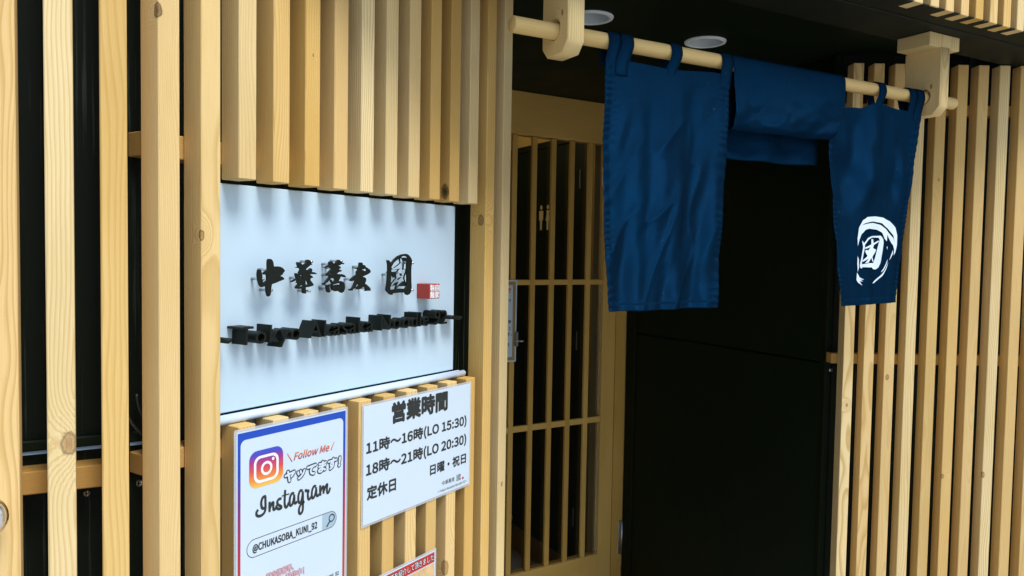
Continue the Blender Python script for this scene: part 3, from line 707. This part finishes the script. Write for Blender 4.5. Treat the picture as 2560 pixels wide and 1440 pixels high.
# lettering: extruded letters on the panel
full = textmesh('Tokyo Akasaka Noodle 92', 0.1285, 0.6095, 1.3530, 1.3885, 0.009, 0.0, 0.031, 0.06)
for me in islands(full):
    mx = (min(v.co.x for v in me.vertices) + max(v.co.x for v in me.vertices)) / 2
    for v in me.vertices:
        v.co.x = mx + (v.co.x - mx) * 0.88
    link('letter', me, t, M['ink'])
for s0, s1 in ((0.0905, 0.1150), (0.6230, 0.6565)):
    pts = [(s0 + (s1 - s0) * k / 10, 1.3715 + 0.0028 * math.sin(2 * math.pi * k / 10)) for k in range(11)]
    polys = [[(a, b + 0.0022) for a, b in pts] + [(a, b - 0.0022) for a, b in reversed(pts)]]
    link('letter', fill2d(polys, 0.031, 0.0, lambda a, b, e: (a, 0.040 - e, b), 'letter'), t, M['ink'])
st = box('seal_block', 0.5525, 0.5835, 0.009, PY, 1.4120, 1.4405, M['red'], t, 0.0006)
for ch, (s0, s1, z0, z1) in zip('製麺自家', ((0.5545, 0.5672, 1.4272, 1.4390), (0.5545, 0.5672, 1.4135, 1.4262), (0.5690, 0.5815, 1.4272, 1.4390), (0.5690, 0.5815, 1.4135, 1.4262))):
    link('seal_character', textmesh(ch, s0, s1, z0, z1, 0.0086, 0.010), st, M['white'])

# ================================================================== posters
def laminated(t, s0, s1, z0, z1, y, edge=0.003):
    ln = link('laminate', fill2d([rrect(s0, s1, z0, z1, 0.003)], 0.0003, 0.0, lambda a, b, e: (a, y + 0.0006 - e, b), 'laminate'), t, M['film'])
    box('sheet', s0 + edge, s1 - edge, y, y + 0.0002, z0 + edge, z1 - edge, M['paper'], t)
    return ln

def words(parent, body, s0, s1, z0, z1, y, mat='print', bold=0.0, shear=0.0, name='lettering'):
    return link(name, textmesh(body, s0, s1, z0, z1, y, bold, 0.0, shear, name), parent, M[mat])

t = thing('opening_hours_poster', 'landscape laminated opening hours notice with black lettering below the sign', 'poster', (F0[0], F0[1], 0), A1)
y = -0.0025
laminated(t, 0.3645, 0.6755, 1.0285, 1.2415, y, 0.004)
y -= 0.0003
words(t, '営業時間', 0.4400, 0.5965, 1.1967, 1.2320, y, bold=0.018)
words(t, '11時〜16時(LO 15:30)', 0.3758, 0.6595, 1.1515, 1.1750, y, bold=0.0135)
words(t, '18時〜21時(LO 20:30)', 0.3758, 0.6595, 1.1135, 1.1375, y, bold=0.0135)
words(t, '定休日', 0.3780, 0.4505, 1.0745, 1.0970, y, bold=0.0135)
words(t, '日曜・祝日', 0.5473, 0.6597, 1.0780, 1.0975, y, bold=0.012)
words(t, '中華蕎麦', 0.5838, 0.6240, 1.0490, 1.0578, y, bold=0.0)
words(t, '國', 0.6300, 0.6430, 1.0467, 1.0590, y, bold=0.0)
words(t, '〜Tokyo Akasaka Noodle 92〜', 0.5696, 0.6653, 1.0362, 1.0428, y, bold=0.0)
link('seal_print', flatshape([[(0.648, 1.0465), (0.6535, 1.0465), (0.6535, 1.0510), (0.648, 1.0510)]], y), t, M['redprint'])

t = thing('social_media_poster', 'portrait laminated poster with blue to red frame and camera icon', 'poster', (F0[0], F0[1], 0), A1)
y = -0.0025
laminated(t, 0.1105, 0.3318, 0.9360, 1.2440, y, 0.004)
y -= 0.0003
M['frame_grad'] = zramp('blue_to_red_print', 1.00, 1.24, [(0.0, (0.42, 0.06, 0.02)), (0.25, (0.40, 0.02, 0.05)), (0.55, (0.16, 0.02, 0.16)), (0.75, (0.006, 0.05, 0.38)), (1.0, (0.004, 0.06, 0.42))])
M['icon_grad'] = zramp('sunset_icon_print', 1.1527, 1.2071, [(0.0, (0.80, 0.50, 0.08)), (0.2, (0.75, 0.26, 0.03)), (0.45, (0.62, 0.07, 0.05)), (0.70, (0.36, 0.03, 0.18)), (0.88, (0.07, 0.05, 0.42)), (1.0, (0.02, 0.08, 0.50))])
M['follow_grad'] = zramp('orange_to_purple_print', 1.177, 1.192, [(0.0, (0.20, 0.03, 0.10)), (0.5, (0.55, 0.09, 0.02)), (1.0, (0.70, 0.30, 0.04))])
M['pillgrey'] = plain('pale_blue_print', (0.34, 0.46, 0.54), 0.4)
link('border_print', flatshape([[(0.1164, 0.942), (0.3262, 0.942), (0.3262, 1.2380), (0.1164, 1.2380)], rrect(0.1212, 0.3212, 0.950, 1.2275, 0.009)], y), t, M['frame_grad'])
ic = link('camera_icon', flatshape([rrect(0.1360, 0.1974, 1.1527, 1.2071, 0.0135)], y), t, M['icon_grad'])
link('icon_line', flatshape([rrect(0.1440, 0.1888, 1.1588, 1.1989, 0.0115), rrect(0.1482, 0.1846, 1.1628, 1.1949, 0.0080)], y - 0.0002), ic, M['white'])
link('icon_line', flatshape([circ(0.1668, 1.1784, 0.0104), circ(0.1668, 1.1784, 0.0066)], y - 0.0002), ic, M['white'])
link('icon_line', flatshape([circ(0.1786, 1.1900, 0.0024, 14)], y - 0.0002), ic, M['white'])
words(t, 'Follow Me', 0.2180, 0.2905, 1.1785, 1.1905, y, 'follow_grad', 0.009, 0.28)
link('lettering', ribbon([(0.2051, 1.1916), (0.2100, 1.1842), (0.2146, 1.1770)], 0.0016, y), t, M['follow_grad'])
link('lettering', ribbon([(0.3016, 1.1913), (0.2977, 1.1848), (0.2938, 1.1780)], 0.0016, y), t, M['follow_grad'])
words(t, 'ヤッてます！', 0.2010, 0.3150, 1.1475, 1.1640, y, 'print', 0.056, 0.1)
words(t, 'ヤッてます！', 0.2010, 0.3150, 1.1475, 1.1640, y - 0.0003, 'paper', 0.018, 0.1)
for i, p in enumerate(S('script')):
    link('script_stroke', ribbon(p, 0.0042 if i not in (6,) else 0.002, y - 0.00006 * (i % 3)), t, M['print'])
pill = rrect(0.1318, 0.3073, 1.0512, 1.0785, 0.0136, 8)
pin_ = rrect(0.1327, 0.3064, 1.0521, 1.0776, 0.0127, 8)
link('search_bar', flatshape([pill, pin_], y), t, M['print'])
link('search_bar', flatshape([[(0.2769, 1.0522), (0.2938, 1.0522)] + [(0.2938 + 0.0126 * math.sin(R(a)), 1.06485 - 0.0126 * math.cos(R(a))) for a in range(10, 180, 15)] + [(0.2938, 1.0775), (0.2769, 1.0775)]], y), t, M['pillgrey'])
link('magnifier', flatshape([circ(0.2966, 1.0672, 0.0066), circ(0.2966, 1.0672, 0.0046)], y - 0.0002), t, M['print'])
link('magnifier', ribbon([(0.2925, 1.0625), (0.2890, 1.0590), (0.2856, 1.0553)], 0.0026, y - 0.0002), t, M['print'])
words(t, '@CHUKASOBA_KUNI_92', 0.1425, 0.2655, 1.0572, 1.0700, y, 'print', 0.012)
for b, s0, s1, z0, z1 in (('限定情報等、', 0.1670, 0.2180, 1.0085, 1.0190), ('も配信中！', 0.1930, 0.2390, 0.9945, 1.0060)):
    words(t, b, s0, s1, z0, z1, y, 'redprint', 0.022)
    words(t, b, s0, s1, z0, z1, y - 0.0003, 'paper', 0.0)
words(t, '@CHUKASOBA_KUNI_92', 0.2300, 0.3130, 0.9665, 0.9740, y, 'print', 0.008)

t = thing('thank_you_poster', 'laminated poster with red banner peeking in at the bottom edge', 'poster', (F0[0], F0[1], 0), A1)
y = -0.0025
laminated(t, 0.3560, 0.5692, 0.6300, 0.9322, y, 0.004)
y -= 0.0003
link('banner_print', flatshape([[(0.3605, 0.9066), (0.5630, 0.9066), (0.5630, 0.9260), (0.3605, 0.9260)]], y), t, M['redprint'])
words(t, '当店を紹介して頂きました', 0.4270, 0.5600, 0.9110, 0.9232, y - 0.0002, 'print', 0.028)
words(t, '当店を紹介して頂きました', 0.4270, 0.5600, 0.9110, 0.9232, y - 0.0005, 'white', 0.0)
M['food'] = plain('warm_photo_print', (0.62, 0.42, 0.20), 0.35, 0.6, 30.0)
link('photo_print', flatshape([[(0.3605, 0.640), (0.5630, 0.640), (0.5630, 0.9045), (0.3605, 0.9045)]], y), t, M['food'])

# ================================================================== entrance: rod, brackets, curtain
def rody(x): return 1.2222 + (x - 0.66) * 0.0085
def rodz(x): return 1.9090 + (x - 0.66) * 0.0023
RR = 0.0150
x0, x1 = 0.6620, 1.9860
rod = tag(link('curtain_rod', lathe('curtain_rod', [(0.0, 0.0), (RR - 0.001, 0.0), (RR, 0.001), (RR, 0.662), (RR, 1.323), (RR - 0.001, 1.324), (0.0, 1.324)], 28), None, None),
          'round pale wooden rod carrying the blue curtain', 'rod')
# lay the turned rod along x in its own mesh so that its grain follows it
for v in rod.data.vertices:
    v.co = Vector((v.co.z, v.co.x, v.co.y))
rod.data.materials.append(M['rod'])
rod.location = (x0, rody(x0), rodz(x0))
rod.rotation_euler = (0, -math.atan(0.0023), math.atan(0.0085))
rod.data.flip_normals()

def bracket(label, xa, xb, ya, yb, zb, ch, plate, hole):
    t = thing('rod_bracket', label, 'bracket', ((xa + xb) / 2, (ya + yb) / 2, zb), group='brackets of the curtain rod')
    ox, oy, oz = t.location
    out = [(ya, 2.030), (ya, zb + ch), (ya + ch * 0.85, zb), (yb - ch * 0.85, zb), (yb, zb + ch * 0.9), (yb, 2.030)]
    th = xb - xa
    me = fill2d([[(a - oy, b - oz) for a, b in out], circ(hole[0] - oy, hole[1] - oz, 0.0205, 32)], th - 0.003, 0.0015, lambda a, b, e: (xa - ox + 0.0015 + e, a, b), 'hanger')
    hgr = link('hanger', me, t, M['bracket'])
    hgr['knot'], hgr['knot_radius'], hgr['knot_dark'] = [-0.018, -0.025, 0.070], 0.0042, 0.3
    box('top_plate', plate[0] - ox, plate[1] - ox, plate[2] - oy, plate[3] - oy, 2.0305 - oz, 2.0645 - oz, M['bracket'], t, 0.0015)['knot'] = [9.0, 9.0, 9.0]
    return t
bracket('left pale wooden bracket holding the rod end beside the slatted post', 0.7515, 0.7880, 1.180, 1.264, 1.867, 0.019, (0.71, 0.83, 1.180, 1.264), (1.2230, 1.9125))
bracket('right pale wooden bracket with wide top plate under the black soffit', 1.8585, 1.8940, 1.190, 1.284, 1.868, 0.020, (1.8150, 1.9360, 1.191, 1.280), (1.2325, 1.9150))

t = thing('noren_curtain', 'split indigo blue shop curtain with white round emblem on the rod', 'curtain', (0, 0, 0))
def sm(a, b, x):
    x = min(1, max(0, (x - a) / (b - a)))
    return x * x * (3 - 2 * x)
def nz(x, z, s, o): return noise.noise(Vector((x * s, z * s, o)))

def left_pt(u, v):
    xl, xr = 0.8545 + 0.0200 * v ** 2.2, 1.1730 - 0.019 * v ** 1.3
    x = xl + (xr - xl) * u
    top = 1.8690 + 0.010 * u + 0.0022 * math.sin(u * 9.0)
    bot = 1.3915 + 0.003 * u
    z = top + (bot - top) * v
    amp = sm(0.0, 0.30, v) * (0.35 + 0.65 * math.sin(math.pi * min(1, max(0, u))) ** 0.6)
    y = rody(x) - 0.0175
    y += amp * (0.0050 * math.sin(u * 9.5 + 0.4 + 0.8 * v) + 0.0025 * math.sin(u * 19 - 1.6 * v + 1) + 0.0018 * math.sin(u * 37 + 3 * v))
    y += amp * 0.015 * nz(u * 1.7 + 0.25 * v, v * 0.35, 3.0, 3.1) + amp * 0.008 * nz(u * 1.5 + 0.9 * v, v * 0.6 - 0.4 * u, 4.5, 7.7)
    y -= amp * 0.0050 * (1 - abs(nz(u + 0.75 * v, v * 0.45 - 0.3 * u, 4.0, 17.7))) ** 6
    edge = sm(0.13, 0.0, u) + sm(0.87, 1.0, u)
    y += edge * (0.0008 * math.sin(v * 170 + 16 * nz(v, 0.1, 6.0, 2.2)) + 0.003 * nz(v, u, 7.0, 1.0))
    y -= 0.0016 * (sm(0.045, 0.035, u) + sm(0.955, 0.965, u) + sm(0.968, 0.975, v))
    x += 0.0012 * nz(v, 0.3, 12.0, 2.0) * (1 if u < 0.5 else -1)
    return Vector((x, y, z))

def right_pt(u, v):
    f = sm(0.0, 1.0, v)
    xl = 1.4870 + 0.059 * v ** 1.25
    xr = 1.8235 - 0.0605 * v ** 0.95
    x = xl + (xr - xl) * u
    top = 1.8560 + 0.018 * sm(0.30, 0.48, u) - 0.006 * sm(0.55, 0.75, u) - 0.010 * sm(0.28, 0.0, u)
    bot = 1.3900 + 0.005 * u
    z = top + (bot - top) * v
    y = rody(x) - 0.0175
    a = sm(0.0, 0.2, v)
    c1 = 0.46 - 0.16 * v                        # sharp pleat running down from the middle loop
    d = (u - c1) / 0.10
    calm = (1 - 0.85 * sm(0.36, 0.56, v)) * (1 - 0.75 * sm(0.70, 0.95, u))
    y += calm * -0.016 * (0.35 + 0.65 * a) * math.exp(-d * d) + calm * 0.012 * a * math.exp(-((u - c1 + 0.20) / 0.12) ** 2)
    y += calm * 0.010 * a * math.sin(u * 11 - 1.2 * v + 0.5) * (0.5 + 0.5 * f)
    y += calm * 0.014 * nz(u * 0.9 - 0.5 * v, v, 4.5, 9.3) * a + (0.3 + 0.7 * calm) * 0.009 * a * nz(u * 1.8 - 0.5 * v, v * 0.6, 4.5, 5.1)
    edge = sm(0.12, 0.0, u) + sm(0.88, 1.0, u)
    y += edge * (0.0007 * math.sin(v * 160 + 16 * nz(v, 0.6, 6.0, 8.2)) + 0.004 * nz(v, u, 8.0, 4.0)) - 0.010 * sm(0.8, 1.0, u) * f * -1
    y -= 0.0016 * (sm(0.05, 0.04, u) + sm(0.95, 0.96, u) + sm(0.968, 0.975, v))
    return Vector((x, y, z))

PROF = [(0.004, -0.046), (0.004, -0.09), (0.001, -0.125), (-0.010, -0.1385), (-0.0235, -0.128), (-0.026, -0.105), (-0.0235, -0.06), (-0.0200, -0.02), (-0.0178, 0.004),
        (-0.012, 0.0135), (0.0, 0.0178), (0.012, 0.0135), (0.0178, 0.0), (0.019, -0.05), (0.021, -0.10), (0.020, -0.15), (0.018, -0.1955)]
PR_ = catmull(PROF, 6)
def mid_pt(u, v):
    k = v * (len(PR_) - 1)
    i = min(int(k), len(PR_) - 2)
    q = k - i
    py = PR_[i][0] * (1 - q) + PR_[i + 1][0] * q
    pz = PR_[i][1] * (1 - q) + PR_[i + 1][1] * q
    front = v < 0.66
    dn = sm(0.0, -0.14, pz)
    xl = 1.1830 + (0.010 * dn if front else 0.004)
    xr = 1.5370 - (0.012 * dn + 0.028 * sm(-0.09, -0.14, pz) if front else 0.026 + 0.014 * dn)
    x = xl + (xr - xl) * u
    w = dn * (0.006 * math.sin(u * 7 + 1.0) + 0.014 * nz(u * 1.2, pz * 4, 3.1, 6.0)) + dn * 0.004 * nz(u, pz * 5, 11.0, 2.0)
    z = rodz(x) + pz - 0.004 * math.sin(u * 3.1) * dn + 0.003 * u * dn
    return Vector((x, rody(x) + py + (w if front else 0.8 * w + 0.004 * dn * math.sin(u * 13)), z))

def sheet(name, fn, nu, nv):
    vs = [fn(i / nu, j / nv) for j in range(nv + 1) for i in range(nu + 1)]
    fs = [(j * (nu + 1) + i, j * (nu + 1) + i + 1, (j + 1) * (nu + 1) + i + 1, (j + 1) * (nu + 1) + i) for j in range(nv) for i in range(nu)]
    o = link(name, pymesh(name, vs, fs, True), t, M['cloth'])
    md = o.modifiers.new('thick', 'SOLIDIFY')
    md.thickness = 0.0009
    md.offset = 0.0
    return o

def seam(parent, fn, pts, off=0.0009, w=0.0011):
    """a line of stitching following the cloth; pts are (u, v)"""
    P = [fn(u, v) + Vector((0, -off, 0)) for u, v in pts]
    vs, fs = [], []
    for i in range(len(P)):
        d = (P[min(i + 1, len(P) - 1)] - P[max(i - 1, 0)]).normalized()
        q = Vector((d.z, 0, -d.x)).normalized() * w / 2
        vs += [P[i] + q, P[i] - q]
    fs = [(2 * i, 2 * i + 1, 2 * i + 3, 2 * i + 2) for i in range(len(P) - 1)]
    return link('seam', pymesh('seam', vs, fs, True), parent, M['seam'])

pl = sheet('cloth_panel', left_pt, 84, 220)
pm = sheet('cloth_panel', mid_pt, 60, 120)
pr = sheet('cloth_panel', right_pt, 84, 220)
tag(pl, 'plain left panel hanging straight')
tag(pm, 'middle panel thrown up over the rod')
tag(pr, 'right panel with the white emblem')
V = [k / 120 for k in range(121)]
seam(pl, left_pt, [(0.04, v) for v in V])
seam(pl, left_pt, [(0.96, v) for v in V])
seam(pl, left_pt, [(k / 84, 0.972) for k in range(85)])
seam(pr, right_pt, [(0.045, v) for v in V])
seam(pr, right_pt, [(0.955, v) for v in V])
seam(pr, right_pt, [(k / 84, 0.972) for k in range(85)])
seam(pm, mid_pt, [(0.965, v) for v in V if 0.22 < v < 0.56])

def loop(xb, xt, w, zb, off=0.0):
    """hanging loop: stitched to the panel at zb, up over the rod and down behind"""
    prof = [(-0.0165, zb - 1.909), (-0.0170, -0.045), (-0.0176, -0.022), (-0.0178, -0.004), (-0.0130, 0.0122), (-0.002, 0.0178), (0.010, 0.0148), (0.0172, 0.004), (0.0160, -0.014), (0.006, -0.046)]
    prof = catmull(prof, 4)
    vs, fs = [], []
    for i, (py, pz) in enumerate(prof):
        f = sm(zb - 1.909 + 0.012, 0.0, pz) if i < len(prof) * 0.55 else 1.0 - 0.3 * sm(0.0, -0.046, pz)
        xc = xb + (xt - xb) * f
        for s in (-0.5, -0.17, 0.17, 0.5):
            x = xc + s * w
            vs.append((x, rody(x) + py - off - (0.0008 if abs(s) < 0.3 else 0), rodz(x) + pz))
    for i in range(len(prof) - 1):
        for k in range(3):
            fs.append((i * 4 + k, i * 4 + k + 1, (i + 1) * 4 + k + 1, (i + 1) * 4 + k))
    o = link('hanging_loop', pymesh('hanging_loop', vs, fs, True), t, M['cloth'])
    md = o.modifiers.new('thick', 'SOLIDIFY')
    md.thickness = 0.0016
    md.offset = 0.0
    b = vs[0:4]
    link('seam', pymesh('seam', [(b[0][0], b[0][1] - 0.0014, b[0][2] + 0.0022), (b[3][0], b[3][1] - 0.0014, b[3][2] + 0.0022), (b[3][0], b[3][1] - 0.0014, b[3][2] + 0.0036), (b[0][0], b[0][1] - 0.0014, b[0][2] + 0.0036)], [(0, 1, 2, 3)]), o, M['seam'])
    return o
loop(0.8690, 0.8775, 0.029, 1.8445)
loop(0.8930, 0.9060, 0.030, 1.8435, 0.0016)
loop(1.0148, 1.0310, 0.0275, 1.8420)
loop(1.1620, 1.1680, 0.030, 1.8500)
loop(1.6590, 1.6760, 0.026, 1.8440)
loop(1.7870, 1.7960, 0.028, 1.8440)
loop(1.8100, 1.8230, 0.029, 1.8440, 0.0016)

# emblem printed on the right panel: flat outlines wrapped on the cloth
def wrap(polys):
    me = fill2d(polys, 0.0, 0.0, lambda a, b, e: (a, 0.0, b), 'emblem')
    bm = bmesh.new()
    bm.from_mesh(me)
    bmesh.ops.triangulate(bm, faces=bm.faces)
    for _ in range(5):
        es = [e for e in bm.edges if e.calc_length() > 0.0035]
        if not es:
            break
        bmesh.ops.subdivide_edges(bm, edges=es, cuts=1)
        bmesh.ops.triangulate(bm, faces=bm.faces)
    for q in bm.verts:
        x, z = q.co.x, q.co.z
        v = (1.8560 - z) / 0.4645
        for _ in range(6):
            xl, xr = 1.4870 + 0.059 * v ** 1.25, 1.8235 - 0.0605 * v ** 0.95
            u = (x - xl) / (xr - xl)
            v += (right_pt(u, v).z - z) / 0.4645
        q.co = right_pt(u, v) + Vector((0, -0.0030, 0))
    bm.to_mesh(me)
    bm.free()
    me.polygons.foreach_set('use_smooth', [True] * len(me.polygons))
    return me
link('emblem', wrap(S('emblem')), pr, M['emblem'])

# ================================================================== downlights
for nm, cx, cy in (('recessed round downlight nearer the left bracket', 1.132, 1.665), ('recessed round downlight above the middle of the rod', 1.534, 1.680)):
    d = thing('downlight', nm + ' in black ceiling', 'downlight', (cx, cy, 2.110), group='downlights in the entrance ceiling')
    link('trim_ring', lathe('trim_ring', [(0.046, 0.001), (0.046, -0.004), (0.049, -0.0055), (0.057, -0.0040), (0.0585, -0.0006), (0.0585, 0.0)], 40), d, M['trim'])
    link('reflector', lathe('reflector', [(0.0458, -0.003), (0.040, 0.030), (0.030, 0.052), (0.0, 0.056)], 40), d, M['trim_in'])

# ================================================================== lattice door
t = thing('lattice_door', 'wooden lattice door with glass panes deep in the entrance recess', 'door', (XW, YD, 0), AD)
def bx(name, s0, s1, y0, y1, z0, z1, m, p, b=0.0015): return box(name, s0, s1, y0, y1, z0, z1, M[m], p, b)
bx('stile', -0.1240, -0.0560, 0.004, 0.040, 0.01, 1.948, 'lattice', t)
bx('stile', -0.900, -0.830, 0.004, 0.040, 0.01, 1.948, 'lattice', t)
bx('bottom_rail', -0.8295, -0.1245, 0.004, 0.040, 0.01, 0.2640, 'lattice_x', t)
for z0, z1 in ((1.3815, 1.4020), (0.8160, 0.8395)):
    bx('rail', -0.8295, -0.1245, 0.0065, 0.0165, z0, z1, 'lattice_x', t)
for k in range(8):
    c = -0.2015 - 0.0893 * k
    bx('bar', c - 0.0112, c + 0.0112, 0.0050, 0.0175, 0.2645, 1.9475, 'lattice', t)
link('glass_pane', boxmesh('glass_pane', -0.8290, -0.1250, 0.0185, 0.0225, 0.2650, 1.9470), t, M['glass'])
hd = bx('lock_handle', -0.553, -0.541, -0.012, 0.004, 1.150, 1.205, 'steel', t, 0.002)
link('lever', tube('lever', [(-0.547, -0.012, 1.172), (-0.547, -0.028, 1.172), (-0.538, -0.030, 1.172), (-0.530, -0.030, 1.171)], 0.0035, 8), hd, M['steel'])
hg = bx('hinge', -0.020, -0.0095, -0.0022, -0.0005, 0.245, 0.388, 'steel', t, 0.0006)
link('knuckle', tube('knuckle', [(-0.0060, -0.0075, 0.245), (-0.0060, -0.0075, 0.388)], 0.0036, 10), hg, M['steel'])

t = thing('door_frame', 'wooden door frame with deep lintel around the lattice door', 'door frame', (XW, YD, 0), AD)
bx('jamb', -0.0545, -0.001, 0.000, 0.050, 0.0, 1.9490, 'lattice', t)
bx('jamb', -0.925, -0.9015, 0.000, 0.050, 0.0, 1.9490, 'lattice', t)
bx('lintel', -0.925, -0.001, -0.004, 0.050, 1.9495, 2.1085, 'lattice_x', t)

t = thing('door_notice', 'gold bordered white notice taped to the lattice door behind the post', 'notice', (XW, YD, 0), AD)
bx('sheet', -0.758, -0.5430, 0.0012, 0.0020, 1.0910, 1.4010, 'paper', t, 0.0)
link('border_print', flatshape([[(-0.7520, 1.097), (-0.5490, 1.097), (-0.5490, 1.395), (-0.7520, 1.395)], [(-0.7380, 1.110), (-0.5610, 1.110), (-0.5610, 1.382), (-0.7380, 1.382)]], 0.0009), t, M['gold'])
words(t, 'せ', -0.5850, -0.5700, 1.355, 1.372, 0.0008, 'redprint', 0.008)
for b, z, r in (('だき', 1.318, -0.570), ('系麺', 1.238, -0.568), ('値上', 1.214, -0.568), ('ます。', 1.190, -0.563), ('店主', 1.152, -0.572)):
    words(t, b, r - 0.0125 * len(b), r, z, z + 0.0125, 0.0008, 'print', 0.004)

# ================================================================== inside, seen through the lattice
t = thing('restroom_door', 'black rest room door with cream figures inside behind the lattice', 'door', (2.047, 3.05, 0))
box('leaf', 0.0, 0.035, 0.012, 0.78, 0.005, 2.040, M['black_panel'], t, 0.002)
box('frame', -0.008, 0.03, -0.045, 0.010, 0.0, 2.070, M['black'], t, 0.001)
box('frame', -0.008, 0.03, 0.783, 1.60, 0.0, 2.070, M['black'], t, 0.001)
box('frame', -0.008, 0.03, 0.010, 0.783, 2.043, 2.070, M['black'], t, 0.001)
for z in (1.815, 1.045, 0.190):
    box('hinge', -0.011, -0.0005, 0.005, 0.014, z, z + 0.09, M['grey'], t, 0.001)
def fig(y0, woman):
    # y runs away from the entrance; figures face the viewer, drawn in (y, z)
    head = circ(y0, 1.741, 0.0115, 20)
    if woman:
        body = [(y0 - 0.014, 1.724), (y0 + 0.014, 1.724), (y0 + 0.010, 1.705), (y0 + 0.022, 1.672), (y0 + 0.010, 1.672), (y0 + 0.008, 1.625), (y0 - 0.008, 1.625), (y0 - 0.010, 1.672), (y0 - 0.022, 1.672), (y0 - 0.010, 1.705)]
    else:
        body = [(y0 - 0.020, 1.724), (y0 + 0.020, 1.724), (y0 + 0.020, 1.675), (y0 + 0.011, 1.675), (y0 + 0.009, 1.625), (y0 - 0.009, 1.625), (y0 - 0.011, 1.675), (y0 - 0.020, 1.675)]
    me = fill2d([head, body], 0.0, 0.0, lambda a, b, e: (-0.0012, a - 3.05, b), 'pictogram')
    return link('pictogram', me, t, M['cream'])
fig(3.425, False)
fig(3.360, True)

t = thing('towel_bundle', 'pale crumpled bundle low behind the lattice door', 'bundle', (1.985, 3.70, 0.0))
bm = bmesh.new()
bmesh.ops.create_icosphere(bm, subdivisions=4, radius=1.0)
for v in bm.verts:
    d = 1 + 0.35 * noise.noise(v.co * 1.7) + 0.15 * noise.noise(v.co * 5)
    v.co = Vector((v.co.x * 0.05 * d, v.co.y * 0.08 * d, 0.060 + v.co.z * 0.055 * d))
    v.co.z = max(0.001, v.co.z)
me = bpy.data.meshes.new('bundle')
bm.to_mesh(me)
bm.free()
me.polygons.foreach_set('use_smooth', [True] * len(me.polygons))
link('bundle', me, t, M['cloth_white'])

# ================================================================== small things at the left
t = thing('cable_loop', 'black cable loops tucked behind the slats left of the sign', 'cable', (0, 0, 0))
for k in range(3):
    pts = []
    for j in range(15):
        a = R(180 + 72 * j / 14)
        pts.append((0.098 + 0.010 * k + (0.060 - 0.006 * k) * math.cos(a), 1.142 - 0.004 * k, 1.300 + 0.004 * k + (0.066 - 0.006 * k) * math.sin(a)))
    link('cable', tube('cable', pts, 0.0024, 8), t, M['rubber'])

t = thing('chrome_knob', 'round chrome knob at the left picture edge', 'knob', (-0.1115, 1.0795, 1.187))
k_ = link('knob', lathe('knob', [(0.0, 0.046), (0.014, 0.045), (0.024, 0.038), (0.0275, 0.028), (0.024, 0.019), (0.011, 0.012), (0.010, 0.003)], 32), t, M['chrome'], (0, 0, 0), (R(90), 0, 0))
link('rose', lathe('rose', [(0.0101, 0.006), (0.018, 0.0055), (0.020, 0.003), (0.020, 0.0)], 32), t, M['chrome'], (0, 0, 0), (R(90), 0, 0))

# round ceiling lamp of the dining room: its warm light is what shows on the wall above the rest room door
t = thing('ceiling_lamp', 'round warm ceiling lamp inside, hidden above the lattice door', 'lamp', (1.45, 3.55, 2.42))
link('lamp_base', lathe('lamp_base', [(0.0, -0.001), (0.13, -0.001), (0.13, -0.02), (0.0, -0.02)], 32), t, M['trim'])
gm = NT('lamp_globe')
gm.fin((0.8, 0.7, 0.5), 0.5, Emission_Color=(1.0, 0.72, 0.38, 1), Emission_Strength=1.5)
link('lamp_globe', lathe('lamp_globe', [(0.0, -0.09), (0.06, -0.085), (0.10, -0.065), (0.118, -0.035), (0.12, -0.0205)], 32), t, gm.m)
ld = bpy.data.lights.new('lamp_light', 'POINT')
ld.energy, ld.color, ld.shadow_soft_size = 3.5, (1.0, 0.74, 0.42), 0.08
link('lamp_light', ld, t, None, (0, 0, -0.17))
